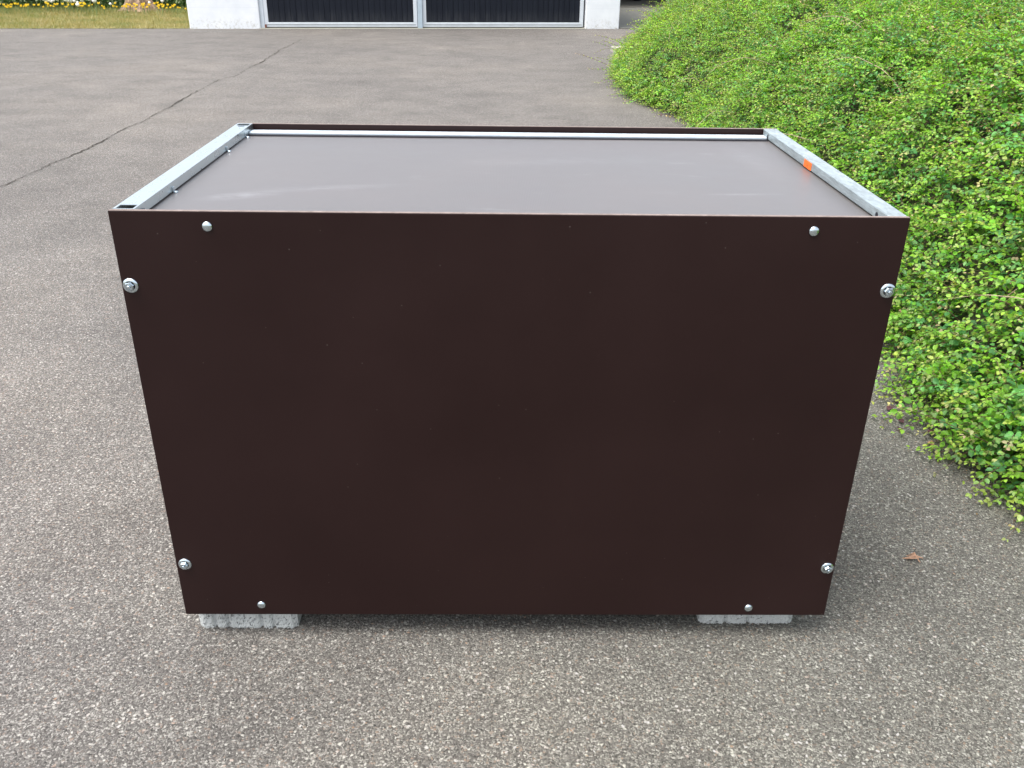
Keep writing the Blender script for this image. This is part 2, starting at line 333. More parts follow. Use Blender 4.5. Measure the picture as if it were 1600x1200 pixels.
# right rail: closed angle with a rounded inner edge
mb = MB(); mb.box(.7105, .7475, TP + .0015, DY - TP - .0005, ZD + .0025, ZT + .0012, .0022, 3); rr = mb.build('rail', M_RAILR, box)
for y in (.060, .84):
    mb = MB(); mb.lathe([(0, 0), (.005, 0), (.005, .0012), (0, .0012)], 14, Matrix.Translation((.7104, y, ZD + .0105)) @ Matrix.Rotation(-math.pi / 2, 4, 'Y')); mb.build('hole', plain('hole_dark', (.012, .013, .02), .7), rr)
mb = MB(); mb.box(.7092, .7102, .463, .517, ZD + .003, ZT - .001, .0004, 1)
st, nt, b = mat('fluorescent_orange'); b.inputs['Base Color'].default_value = (1.0, .16, .015, 1); b.inputs['Roughness'].default_value = .5
stk = mb.build('sticker', st, rr); stk['label'] = 'small fluorescent orange sticker with a tiny dark mark'
mb = MB(); mb.box(.7088, .7091, .488, .492, ZD + .008, ZD + .011); mb.build('sticker_mark', plain('sticker_ink', (.35, .05, .02), .6), stk)
# cross rail behind the top panel
mb = MB(); mb.box(-.7035, .7095, DY - TP - .050, DY - TP - .016, ZD + .002, ZD + .0085, .002, 2); mb.build('cross_rail', galv('white_zinc', (.62, .70, .76), .12, .5, metal=.35), box)
mb = MB(); mb.box(-.7035, .7095, DY - TP - .064, DY - TP - .0525, ZD + .0005, ZD + .0030); mb.build('dark_gap_strip', plain('gap_black', (.012, .012, .018), .6), box)  # black strip painted in for the dark gap in front of the cross rail
# bolts
FY = Matrix.Rotation(math.pi / 2, 4, 'X')      # lathe axis -> -Y
M_DOME = M_ZINC
for (x, z) in ((-.57, 1.001), (.571, 1.002), (-.571, .099), (.567, .092)):
    mb = MB(); mb.lathe([(.0100, 0), (.0101, .0008), (.0090, .0026), (.0065, .0042), (.0035, .0050), (0, .0052)], 28, Matrix.Translation((x, -.0002, z)) @ FY)
    mb.build('bolt', M_DOME, box, smooth=True)
def hexbolt(x, z, a):
    T = Matrix.Translation((x, -.0002, z)) @ FY @ Matrix.Rotation(a, 4, 'Z')
    mb = MB(); mb.lathe([(.0148, 0), (.0150, .0006), (.0146, .0018), (.0105, .0028), (.0095, .0030)], 32, T); w = mb.build('bolt', M_ZINC, box, smooth=True)
    mb = MB(); mb.lathe([(.0092, .0029), (.0092, .0085), (.0082, .0098), (.0062, .0100)], 6, T); mb.lathe([(.0062, .0100), (.0052, .0102), (.0048, .0085), (0, .0083)], 20, T); mb.lathe([(.0034, .0084), (.0034, .0125), (.0026, .0132), (0, .0132)], 16, T)
    mb.build('hex_head', M_ZINC, w)
for x, z, a in ((-.733, .883, .3), (.735, .884, .9), (-.730, .216, .1), (.733, .209, .6)): hexbolt(x, z, a)

# concrete blocks below it
def block(x0, x1, y0, y1, flutes, seed):
    r = random.Random(seed); bm = bmesh.new(); nx, nz = 90, 18; ht = .0815
    def prof(u):
        x = x0 + u * (x1 - x0); d = 0
        for f in flutes: d += .007 * math.exp(-((u - f) / .018) ** 2)
        e = min(u, 1 - u) * (x1 - x0); d += max(0, .012 - e) * .8
        return x, y0 + d
    grid = [[None] * (nz + 1) for _ in range(nx + 1)]
    for i in range(nx + 1):
        x, y = prof(i / nx)
        for j in range(nz + 1):
            z = ht * j / nz; jy = r.gauss(0, .0007) + (r.random() < .03) * .004
            if j == 0: jy += r.random() * .004
            grid[i][j] = bm.verts.new((x, y + (jy if 0 < i < nx else 0), z))
    for i in range(nx):
        for j in range(nz): bm.faces.new((grid[i][j], grid[i + 1][j], grid[i + 1][j + 1], grid[i][j + 1]))
    b0, b1 = bm.verts.new((x0, y1, 0)), bm.verts.new((x1, y1, 0)); t0, t1 = bm.verts.new((x0, y1, ht)), bm.verts.new((x1, y1, ht))
    bm.faces.new([grid[i][nz] for i in range(nx + 1)] + [t1, t0]); bm.faces.new([grid[nx - i][0] for i in range(nx + 1)] + [b0, b1])
    bm.faces.new([grid[0][j] for j in range(nz, -1, -1)] + [b0, t0]); bm.faces.new([grid[nx][j] for j in range(nz + 1)] + [t1, b1]); bm.faces.new((b0, b1, t1, t0))
    bmesh.ops.recalc_face_normals(bm, faces=bm.faces[:]); me = bpy.data.meshes.new('concrete_block'); bm.to_mesh(me); bm.free()
    return link('concrete_block', me, M_BLOCK)
b1 = block(-.737, -.502, .030, .70, (.17, .30, .64, .76), 1); tag(b1, 'pale concrete block with upright grooves under the left end of the brown box', 'block', 'concrete blocks carrying the box')
b2 = block(.470, .700, .048, .70, (.28, .52), 2); tag(b2, 'pale pitted concrete block under the right end of the brown box', 'block', 'concrete blocks carrying the box')

# ------------------------------------------------------------------ garage
gar = tag(empty('garage', (GP(0)[0], GP(0)[1], 0), GA), 'white garage with two wide dark blue-black boarded doors in pale frames', 'garage')
GW, GD, GH = 8.25, 11.5, 2.7
def white_wall():
    mt, nt, b = mat('painted_block_wall'); v = coords(nt); n = noise(nt, v, 3, 5, .6); n2 = noise(nt, v, 25, 4, .7)
    sx = nt.nodes.new('ShaderNodeSeparateXYZ'); lk(nt, v, sx.inputs[0])
    c = ramp(nt, n.outputs[0], [(.3, (.66, .69, .72)), (.7, (.76, .78, .80))])
    hz = nd(nt, 'MapRange'); lk(nt, sx.outputs[2], hz.inputs[0]); hz.inputs[1].default_value = .22; hz.inputs[2].default_value = 0; hz.clamp = True
    mu = nd(nt, 'Math', operation='MULTIPLY'); lk(nt, hz.outputs[0], mu.inputs[0]); sp = ramp(nt, n2.outputs[0], [(.5, g3(0)), (.68, g3(1))]); lk(nt, sp.outputs[0], mu.inputs[1])
    c2 = mixc(nt, mu.outputs[0], c.outputs[0], (.38, .37, .30))
    md = nd(nt, 'Math', operation='MODULO'); lk(nt, sx.outputs[2], md.inputs[0]); md.inputs[1].default_value = .38
    jl = ramp(nt, md.outputs[0], [(0, g3(0)), (.012, g3(0))]); j2 = nd(nt, 'Math', operation='COMPARE'); lk(nt, md.outputs[0], j2.inputs[0]); j2.inputs[1].default_value = .37; j2.inputs[2].default_value = .008
    jm = nd(nt, 'Math', operation='MULTIPLY'); lk(nt, j2.outputs[0], jm.inputs[0]); jm.inputs[1].default_value = .22
    c3 = mixc(nt, jm.outputs[0], c2, (.6, .63, .66)); lk(nt, c3, b.inputs['Base Color']); b.inputs['Roughness'].default_value = .85
    bump(nt, b, n2.outputs[0], .25, .006)
    return mt
M_WALL = white_wall()
P1, D1a, D1b, D2a, D2b = 1.285, 1.33, 4.24, 4.34, 7.53
def pier(x0, x1, y0, y1):                      # slightly wavy foot, worn corners
    mb = MB(); mb.box(x0, x1, y0, y1, -.02, 2.35, .018, 3); return mb.build('wall', M_WALL, gar)
pier(0, P1, -.02, .34); pier(7.56, GW, -.02, .34)
mb = MB(); mb.box(0, .24, .342, GD, -.02, GH); mb.build('wall', M_WALL, gar)
mb = MB(); mb.box(GW - .24, GW, .342, GD, -.02, GH); mb.build('wall', M_WALL, gar)
mb = MB(); mb.box(.242, GW - .242, GD - .24, GD, -.02, GH); mb.build('wall', M_WALL, gar)
mb = MB(); mb.box(0, GW, -.02, .34, 2.352, GH); mb.build('wall', M_WALL, gar)
mb = MB(); mb.box(-.3, GW + .3, -.35, GD + .3, GH + .002, GH + .14, .01); mb.build('roof', plain('dark_roof_felt', (.06, .06, .065), .9), gar)
mb = MB(); mb.box(P1, 7.56, -.035, .34, -.02, .012, .004); mb.build('threshold', concrete('threshold_concrete', (.46, .45, .37)), gar)
M_PGREY = plain('pale_grey_paint', (.56, .61, .66), .55, .08, 8); M_PWH = plain('white_frame_paint', (.58, .62, .66), .5, .06, 8)
mb = MB(); mb.box(P1 + .001, P1 + .075, .03, .30, .013, 2.34, .004); mb.build('door_jamb', M_PGREY, gar)
mb = MB(); mb.box(D1b + .006, D2a - .006, -.012, .30, .013, 2.34, .004); mb.build('post', plain('blue_grey_post_paint', (.38, .46, .52), .5, .08, 8), gar)
def boards():
    mt, nt, b = mat('black_blue_boards'); v = coords(nt); vs = coords(nt, (9, 1, .7)); n = noise(nt, vs, 2.0, 6, .7)
    sx = nt.nodes.new('ShaderNodeSeparateXYZ'); lk(nt, v, sx.inputs[0])
    base = ramp(nt, n.outputs[0], [(.3, (.004, .006, .012)), (.7, (.009, .012, .020))])
    hz = nd(nt, 'MapRange'); lk(nt, sx.outputs[2], hz.inputs[0]); hz.inputs[1].default_value = .34; hz.inputs[2].default_value = .05; hz.clamp = True
    sp = ramp(nt, n.outputs[0], [(.40, g3(.12)), (.72, g3(.9))]); mu = nd(nt, 'Math', operation='MULTIPLY'); lk(nt, hz.outputs[0], mu.inputs[0]); lk(nt, sp.outputs[0], mu.inputs[1])
    c = mixc(nt, mu.outputs[0], base.outputs[0], (.050, .052, .055)); lk(nt, c, b.inputs['Base Color']); b.inputs['Roughness'].default_value = .7; b.inputs['Specular IOR Level'].default_value = .2
    return mt
M_BOARD = boards()
for (a, c) in ((D1a + .03, D1b), (D2a, D2b - .004)):
    dr = empty('garage_door'); dr.parent = gar; dr.location = (a, .06, 0); w = c - a
    dr['label'] = 'dark boarded garage door in a pale frame'
    mb = MB(); mb.box(.075, w - .075, .012, .03, .112, 2.24)
    n = round((w - .15) / .105)
    for k in range(n):
        x = .077 + k * (w - .154) / n; mb.box(x + .003, x + (w - .154) / n - .003, .0005 + random.random() * .002, .0118, .114, 2.238, .002, 1)
    mb.build('door_boards', M_BOARD, dr)
    mb = MB(); mb.box(0, w, -.02, .028, .030, .110, .006); mb.box(0, .073, -.018, .028, .1105, 2.24, .006); mb.box(w - .073, w, -.018, .028, .1105, 2.24, .006); mb.box(0, w, -.02, .028, 2.242, 2.33, .006)
    mb.build('door_frame', M_PWH, dr)
    mb = MB(); mb.box(.03, w - .03, -.026, -.0205, .066, .072, .001); mb.box(.002, w - .002, -.01, .02, .013, .0285); mb.build('door_seal', plain('rubber_seal', (.03, .035, .03), .8), dr)
    mb = MB(); mb.tube([(w / 2 - .05, -.03, 1.05), (w / 2 - .05, -.07, 1.05), (w / 2 + .05, -.07, 1.05), (w / 2 + .05, -.03, 1.05)], .01, 8); mb.build('handle', M_ZINC, dr)
mb = MB(); mb.box(P1 + .076, P1 + .108, .01, .06, .0125, .075, .008); mb.build('rust_foot', plain('rust', (.14, .05, .03), .9), gar)

# carport to the right of the garage
cp = tag(empty('carport', (GP(GW)[0], GP(GW)[1], 0), GA), 'open shaded bay beside the garage with a smooth grey concrete floor', 'carport')
M_SLAB = concrete('smooth_slab', (.150, .150, .130), False)
mb = MB(); mb.box(.03, 6.6, -.02, 6.3, -.03, .018, .006); mb.build('floor_slab', M_SLAB, cp)
mb = MB(); mb.box(.03, 6.6, 6.306, 11.4, -.03, .022, .006); mb.build('floor_slab', concrete('rough_slab', (.12, .115, .095), False), cp)
mb = MB(); mb.box(.03, 6.6, 11.42, 11.56, -.02, 2.4)
for k in range(33): mb.box(.04 + k * .198, .04 + k * .198 + .19, 11.395 - random.random() * .004, 11.4195, 0.03, 2.38, .003, 1)
mb.build('wall', plain('weathered_brown_boards', (.10, .07, .055), .85, .3, 5), cp)
mb = MB(); mb.box(.32, 6.9, 6.2, 11.8, 2.42, 2.54, .01); mb.build('roof', plain('carport_roof', (.12, .12, .12), .9), cp)
for x in (.42, 6.4):
    mb = MB(); mb.box(x, x + .1, 6.42, 6.52, .0235, 2.418, .004); mb.build('post', M_PGREY, cp)
def tyre(u, v, R, r, label):
    x, y = GP(GW + u, v); mb = MB(); n = 36
    prof = [(R - r * 1.4, -r * .7), (R - r * .8, -r), (R - .2 * r, -r * .8), (R, -r * .5), (R, r * .5), (R - .2 * r, r * .8), (R - r * .8, r), (R - r * 1.4, r * .7), (R - r * 1.4, -r * .7)]
    mb.lathe(prof, n, Matrix.Rotation(math.radians(82), 4, 'X')); root = empty('tyre', (x, y, R * .992 + .021), .35)
    mb.build('tread', plain('black_rubber', (.012, .012, .014), .75), root, smooth=True)
    mb = MB(); mb.lathe([(0, -r * .3), (R - r * 1.42, -r * .3), (R - r * 1.42, r * .3), (0, r * .3)], 24, Matrix.Rotation(math.radians(82), 4, 'X')); mb.build('rim', M_PGREY, root)
    return tag(root, label, 'tyre')
tyre(3.1, 9.3, .30, .09, 'small black tyre standing far back on the carport floor')
tyre(3.95, 7.6, .36, .14, 'larger black tyre standing behind the top of the shrub')

# ------------------------------------------------------------------ vegetation tools
def vnoise(x, y, s=1.0, ph=0):
    return (np.sin(x * 1.7 * s + 1.3 * np.sin(y * 1.1 * s + ph) + ph) * np.cos(y * 1.9 * s + .9 * np.sin(x * 1.4 * s - ph)) +
            .5 * np.sin(x * 3.9 * s - y * 2.3 * s + ph * 2) * np.cos(y * 4.3 * s + x * 1.1 * s)) / 1.5
def leaf_arrays(P, A, N, L, W, tint, fold=.22):
    """six-sided leaves folded along the midrib. P base, A axis, N normal, all (n,3)"""
    S = nrm(np.cross(A, N)); N = nrm(np.cross(S, A)); L = L[:, None]; W = W[:, None]; f = fold
    v = [P, P + A * L * .28 + S * W * .44 + N * W * f * .9, P + A * L * .66 + S * W * .42 + N * W * f * .7, P + A * L - N * L * .10,
         P + A * L * .66 - S * W * .42 + N * W * f * .7, P + A * L * .28 - S * W * .44 + N * W * f * .9]
    V = np.stack(v, 1).reshape(-1, 3); n = len(P); i = (np.arange(n) * 6)[:, None]
    Fc = np.concatenate([i + np.array([[0, 3, 2, 1]]), i + np.array([[0, 5, 4, 3]])], 1).reshape(-1, 4)
    T = np.repeat(np.concatenate([tint, np.ones((n, 1))], 1), 6, axis=0)
    return V, Fc, T
def strips(pts, rad):
    """three-sided twigs. pts (n,k,3)"""
    n, k, _ = pts.shape; t = nrm(np.diff(pts, axis=1, append=pts[:, -1:] * 2 - pts[:, -2:-1])); up = np.array([0, 0, 1.0]); a = nrm(np.cross(t, up + 1e-3)); b = np.cross(t, a)
    r = (rad[:, None] * np.linspace(1, .45, k)[None])[..., None]
    ring = [pts + r * (math.cos(q) * a + math.sin(q) * b) for q in (0, 2.094, 4.189)]
    V = np.stack(ring, 2).reshape(-1, 3); base = (np.arange(n) * k * 3)[:, None, None] + (np.arange(k - 1) * 3)[None, :, None]
    q = np.array([[0, 1, 4, 3], [1, 2, 5, 4], [2, 0, 3, 5]]).ravel()[None, None]; Fc = (base + q).reshape(-1, 4)
    return V, Fc

# ------------------------------------------------------------------ the big shrub on the right
POLY = np.array([(3.2, -3.2), (2.5, -1.6), (1.93, -.35), (1.66, .30), (1.53, .60), (1.50, .85), (1.54, 1.12), (1.60, 1.5), (1.66, 2.5), (1.62, 4), (1.64, 5.5), (1.80, 6.9), (1.62, 7.5), (1.40, 8.4), (1.43, 10), (1.72, 11.6), (2.25, 13.6), (2.85, 15.9), (3.3, 16.9), (7.2, 17.3), (7.2, -3.2)])
def sdist(x, y):
    p = np.stack([x, y], -1); d = np.full(len(x), 1e9); ins = np.zeros(len(x), bool); n = len(POLY)
    for i in range(n):
        a, b = POLY[i], POLY[(i + 1) % n]; e = b - a; w = p - a
        t = np.clip((w @ e) / (e @ e), 0, 1); d = np.minimum(d, np.linalg.norm(w - t[:, None] * e, axis=1))
        c = ((a[1] > y) != (b[1] > y)) & (x < (b[0] - a[0]) * (y - a[1]) / (b[1] - a[1] + 1e-12) + a[0]); ins ^= c
    return np.where(ins, d, -d)
def height(x, y):
    d = sdist(x, y); dd = np.maximum(d, 0) + .03
    top = 1.18 + .12 * vnoise(x, y, .7, 1) - .25 * np.exp(-((y - .2) / 1.0) ** 2)
    h = top * (1 - np.exp(-dd / (.40 + .55 * np.clip((y - 6.5) / 7, 0, 1))))
    h += (.14 * vnoise(x, y, 1.9, 2) + .10 * vnoise(x, y, 4.2, 3) + .035 * vnoise(x, y, 9, 1)) * np.clip(dd / .25, 0, 1)
    return np.maximum(h, .02), d
def surf(n, box_, dens_slope=True):
    x0, x1, y0, y1 = box_; m = int(n * 6); x = rng.uniform(x0, x1, m); y = rng.uniform(y0, y1, m)
    h, d = height(x, y); e = .02; hx = (height(x + e, y)[0] - h) / e; hy = (height(x, y + e)[0] - h) / e
    area = np.minimum(np.sqrt(1 + hx ** 2 + hy ** 2), 4) / 4
    k = (d > 0) & (rng.random(m) < area); x, y, h, hx, hy, d = (q[k][:n] for q in (x, y, h, hx, hy, d))
    N = nrm(np.stack([-hx, -hy, np.ones_like(hx)], -1)); return np.stack([x, y, h], -1), N, d
LV, LF, LT, TV, TF = [], [], [], [], []; lo = to = 0
GREENS = np.array([(.150, .37, .034), (.115, .30, .034), (.190, .43, .036), (.080, .25, .070), (.24, .48, .045), (.12, .34, .085)])
TIPS = np.array([(.48, .56, .10), (.40, .54, .08), (.56, .54, .20), (.56, .42, .25), (.36, .52, .07)])
def sprigs(P, N, L, K, leaf, tipy=1.0, flat=None):
    global lo, to
    n = len(P); out = N * np.array([1, 1, .35]); az = rng.normal(0, 1, (n, 3)) * .75; D = nrm(out * 1.0 + az + np.array([0, 0, .25]))
    if flat is not None: D = flat
    t = np.linspace(0, 1, K + 1)[None, :, None]; LL = L[:, None, None]
    droop = rng.uniform(.15, .55, n)[:, None, None]
    pts = P[:, None] + D[:, None] * LL * t - np.array([0, 0, 1.0]) * LL * droop * t ** 2
    pts[..., 2] = np.maximum(pts[..., 2], .012 + rng.random((n, 1)) * .02)
    V, Fc = strips(pts, .0006 + .0035 * L); TV.append(V); TF.append(Fc + to); to += len(V)
    tang = nrm(np.diff(pts, axis=1)); base = GREENS[rng.integers(0, len(GREENS), n)] * rng.uniform(.8, 1.2, (n, 1)); tip = TIPS[rng.integers(0, len(TIPS), n)]
    base = base * (1.24 + np.clip((P[:, 1:2] - 5) / 8, 0, 1) * np.array([[.45, .12, .1]])); tipamt = rng.uniform(.3, 1, n) * tipy
    for j in range(1, K + 1):
        f = j / K; p = pts[:, j]; a = tang[:, j - 1]
        side = nrm(np.cross(a, np.array([0, 0, 1.0]) + rng.normal(0, .25, (n, 3))))
        for s in (-1, 1):
            up = nrm(np.array([0, 0, 1.0]) * .9 + N * .7 + rng.normal(0, .42, (n, 3)))
            A = nrm(side * s * (1 - .35 * f) + a * (.25 + .8 * f) + rng.normal(0, .25, (n, 3)) - np.array([0, 0, .12]))
            sz = leaf * rng.uniform(.58, 1.25, n) * (1.05 - .50 * f ** 2.2)
            w = np.clip((f - .55) / .45, 0, 1) * tipamt; c = base * (1 - w[:, None]) + tip * w[:, None]
            c = c * rng.uniform(.66, 1.10, (n, 1)) * (1 + .10 * rng.normal(0, 1, (n, 3)) * .4); c = np.clip(c, .01, .7)
            V, Fc, T = leaf_arrays(p + A * .003, A, up, sz, sz * rng.uniform(.66, .86, n), c, rng.uniform(.08, .3)); LV.append(V); LF.append(Fc + lo); LT.append(T); lo += len(V)
def patch(n, bx, leaf, Lr, K, deep=.14):
    P, N, d = surf(n, bx); n = len(P); P = P - N * (rng.random(n)[:, None] ** 1.3) * deep; P[:, 2] = np.maximum(P[:, 2], .01)
    sprigs(P, N, rng.uniform(*Lr, n), K, leaf)
patch(6800, (1.45, 3.4, -1.2, 2.2), .0245, (.08, .24), 6)
patch(11500, (1.4, 3.6, 2.2, 5.5), .0215, (.08, .22), 6)
patch(11500, (1.3, 4.2, 5.5, 10.5), .0225, (.09, .25), 6, .12)
patch(7500, (1.3, 5.2, 10.5, 17.2), .029, (.10, .28), 5, .12)
def shoots(n, bx, leaf, Lr, K):
    P, N, d = surf(n, bx); P = P - N * .03; az = rng.uniform(0, 6.28, len(P)); D = nrm(N * .8 + np.stack([np.cos(az), np.sin(az), np.full(len(P), .5)], -1)); sprigs(P, N, rng.uniform(*Lr, len(P)), K, leaf, 1.3, D)
shoots(520, (1.45, 3.4, -1.2, 3), .023, (.26, .46), 11); shoots(700, (1.4, 3.8, 3, 9), .022, (.28, .5), 11); shoots(420, (1.3, 5, 9, 17.2), .026, (.35, .65), 11)
patch(3200, (3.4, 6.8, -1.2, 10.5), .040, (.12, .32), 5, .10)
patch(900, (1.9, 6.8, -3.1, -1.2), .034, (.10, .3), 5, .10)
# skirt of sprigs hanging over the edge of the bed
cp_, cn_ = [], []
for i in range(1, 18):
    a, b_ = POLY[i], POLY[i + 1]; e = b_ - a; le = np.linalg.norm(e); nrm2 = np.array([-e[1], e[0]]) / le; k = int(le * (230 if a[1] < 3 else 130))
    for j in range(k):
        t = random.random(); q = a + e * t; sc = random.uniform(-.02, .12); cp_.append((q[0] - nrm2[0] * sc * 0 + (.0 + sc), q[1], random.uniform(.01, .24))); cn_.append((nrm2[0], nrm2[1], .45))
cp_ = np.array(cp_); cn_ = nrm(np.array(cn_)); print('skirt normal', cn_[0])
sprigs(cp_, cn_, rng.uniform(.06, .20, len(cp_)), 6, .025)
# low sprigs lying out over the asphalt
low = []
for (x, y, dx, dy, L) in ((1.52, 1.22, -1, -.1, .16), (1.50, 1.12, -1, -.25, .20), (1.52, 1.05, -1, -.6, .22), (1.50, 1.30, -1, .3, .14), (1.60, .72, -1, -.35, .22), (1.62, .55, -1, -.7, .22), (1.70, .36, -.9, -.9, .2), (1.74, .42, -1, -.8, .25), (1.58, .88, -1, -.15, .18),
                          (1.78, .15, -1, -.2, .24), (1.8, .1, -.9, .1, .22), (1.66, .5, -.6, -1, .2), (1.75, .2, -1, -.3, .2), (1.45, 8.3, -1, -.2, .25), (1.5, 8.0, -1, -.6, .25), (1.45, 9.4, -1, .1, .3), (1.55, 10.6, -1, .2, .3), (2.6, 15.0, -1, -.1, .5), (2.7, 15.4, -1, .1, .45), (2.9, 16, -1, .2, .5)):
    for q in range(2): low.append((x + random.gauss(0, .03), y + random.gauss(0, .04), random.uniform(.015, .10), dx, dy, random.uniform(.0, .25), L * random.uniform(.8, 1.25)))
low = np.array(low); Dl = nrm(low[:, 3:6]); sprigs(low[:, :3], np.tile([[-.3, -.2, .9]], (len(low), 1)), low[:, 6], 6, .026, 1.0, Dl)
shrub = tag(empty('shrub', (2.6, 6, 0)), 'huge spreading shrub with small bright green leaves and yellowish tips right of the box', 'shrub')
def at_origin(V): return np.concatenate(V) - np.array([2.6, 6, 0])
me = raw_mesh('foliage', at_origin(LV), np.concatenate(LF), np.full(sum(len(f) for f in LF), 4), {'tint': np.concatenate(LT)}); link('foliage', me, M_LEAF, shrub)
me = raw_mesh('twigs', at_origin(TV), np.concatenate(TF), np.full(sum(len(f) for f in TF), 4)); link('twigs', me, M_TWIG, shrub)
# long arching shoots standing clear of the leaves
mb = MB()
P, N, d = surf(46, (1.5, 4.0, 0, 9)); 
for i in range(len(P)):
    mb = MB(); p = Vector(P[i]); n = Vector(N[i]); az = random.uniform(0, 2 * math.pi); D = (Vector((math.cos(az), math.sin(az), .25)) + n * .35).normalized(); L = random.uniform(.25, .75) * (1 if i % 3 else 1.4)
    pts = []
    for k in range(8):
        t = k / 7; pts.append(p + D * L * t + n * (.02 + .05 * math.sin(t * 3.1)) - Vector((0, 0, 1)) * L * .38 * t * t + Vector((random.gauss(0, .004), random.gauss(0, .004), random.gauss(0, .003))))
    mb.tube(pts, [.0024 * (1 - .6 * k / 7) for k in range(8)], 5)
    o = mb.build('dead_twig', M_TWIGP, shrub); o.location = (-2.6, -6, 0); o['label'] = 'bare pale brown shoot arching over the leaves'
# the dense woody inside of the shrub
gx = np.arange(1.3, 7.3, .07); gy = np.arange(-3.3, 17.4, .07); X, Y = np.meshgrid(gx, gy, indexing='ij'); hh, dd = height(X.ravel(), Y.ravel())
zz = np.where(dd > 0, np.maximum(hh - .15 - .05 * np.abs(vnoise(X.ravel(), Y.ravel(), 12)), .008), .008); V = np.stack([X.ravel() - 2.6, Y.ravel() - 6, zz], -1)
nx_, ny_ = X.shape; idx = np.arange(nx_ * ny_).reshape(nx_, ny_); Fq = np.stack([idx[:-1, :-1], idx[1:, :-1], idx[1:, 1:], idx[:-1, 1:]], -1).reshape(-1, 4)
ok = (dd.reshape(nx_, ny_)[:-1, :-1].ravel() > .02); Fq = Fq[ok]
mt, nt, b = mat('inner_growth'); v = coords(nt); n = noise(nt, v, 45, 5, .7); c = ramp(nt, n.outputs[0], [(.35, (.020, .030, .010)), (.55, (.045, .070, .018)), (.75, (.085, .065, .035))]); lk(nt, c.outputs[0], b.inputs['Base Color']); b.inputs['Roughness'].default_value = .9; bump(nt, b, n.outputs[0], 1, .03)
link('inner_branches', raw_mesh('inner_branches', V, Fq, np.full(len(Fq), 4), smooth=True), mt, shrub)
bed = []
for i in range(len(POLY)):
    a, b_ = POLY[i], POLY[(i + 1) % len(POLY)]; k = max(1, int(np.linalg.norm(b_ - a) / .08)) if i < 18 else 1
    for j in range(k):
        q = a + (b_ - a) * j / k; bed.append((q[0] + (.12 + random.gauss(0, .012) if q[0] < 6 else 0), q[1]))
sheet('planting_bed', bed, .004, M_SOIL)

# crumbs of bark, old leaf and grit swept up against the shrub
lp = []
while len(lp) < 420:
    i = random.choice([2, 3, 4, 4, 5, 5, 6, 6, 7, 8, 9, 10, 11, 12, 13, 14]); a, b_ = POLY[i], POLY[i + 1]; q = a + (b_ - a) * random.random(); lp.append((q[0] - abs(random.gauss(.0, .10)) + .05, q[1] + random.gauss(0, .03)))
lp = np.array(lp); nl_ = len(lp); az = rng.uniform(0, 6.28, nl_); A = np.stack([np.cos(az), np.sin(az), rng.normal(0, .15, nl_)], -1); cc = np.array([(.10, .06, .04), (.20, .13, .07), (.07, .045, .035), (.13, .06, .05), (.28, .22, .13)])[rng.integers(0, 5, nl_)]
V, Fc, T = leaf_arrays(np.concatenate([lp, rng.uniform(.003, .008, (nl_, 1))], 1), nrm(A), nrm(rng.normal(0, .3, (nl_, 3)) + np.array([0, 0, 1])), rng.uniform(.004, .013, nl_), rng.uniform(.003, .007, nl_), cc)
tag(link('leaf_litter', raw_mesh('leaf_litter', V, Fc, np.full(len(Fc), 4), {'tint': T}), M_LEAFD), kind='stuff')
# fallen leaves
def dead_leaf(size, curl, material, seed):
    r = random.Random(seed); bm = bmesh.new(); n = 8; rows = []
    for i in range(n + 1):
        u = i / n; w = .42 * size * math.sin(math.pi * min(u * .95 + .03, 1)) ** .8 * (1 + .25 * r.uniform(-1, 1)); z = curl * size * math.sin(u * 3.0)
        rows.append([bm.verts.new((u * size, s * w, z + abs(s) * curl * size * .55 + r.uniform(0, .05) * size)) for s in (-1, -.5, 0, .5, 1)])
    for a, c in zip(rows, rows[1:]):
        for k in range(4): bm.faces.new((a[k], a[k + 1], c[k + 1], c[k]))
    me = bpy.data.meshes.new('dead_leaf'); bm.to_mesh(me); bm.free(); return me, material
M_DL = [plain('dead_leaf_purple', (.085, .035, .04), .8, .3, 90), plain('dead_leaf_tan', (.30, .19, .09), .8, .3, 90)]
spots = [(1.40, 1.17, 0), (1.43, 1.20, 0), (1.38, 1.08, 0), (1.46, 1.13, 0), (1.35, 1.26, 1), (1.47, .98, 0), (1.52, .74, 0), (1.36, 1.02, 0), (1.40, 1.46, 1), (1.33, 1.50, 1), (1.55, 7.2, 0), (1.50, 7.45, 0), (1.62, 7.15, 1), (1.41, .92, 1)]
for i, (x, y, k) in enumerate(spots):
    me, mm_ = dead_leaf(random.uniform(.022, .036), .25, M_DL[k], i); o = link('dead_leaf', me, mm_, None, (x, y, .006)); o.rotation_euler = (random.uniform(-.3, .3), random.uniform(-.3, .3), random.uniform(0, 6))
    tag(o, ['dark purplish dead leaf lying at the foot of the shrub', 'small tan dead leaf lying at the foot of the shrub'][k], 'leaf', ['purplish dead leaves along the shrub', 'tan dead leaves along the shrub'][k])
mb = MB(); mb.tube([(0, 0, .004), (.02, .004, .012), (.045, 0, .006)], [.003, .004, .001], 5); mb.tube([(.004, .012, .004), (.022, .010, .015), (.030, -.016, .004)], [.001, .004, .001], 5); mb.tube([(-.012, .002, .004), (.006, -.004, .010), (.028, -.008, .012)], [.001, .0035, .001], 5)
o = mb.build('curled_leaf', plain('orange_brown_leaf', (.33, .20, .13), .8, .2, 90)); o.location = (1.085, .30, .001); tag(o, 'curled orange brown leaf alone on the asphalt to the right of the box', 'leaf')

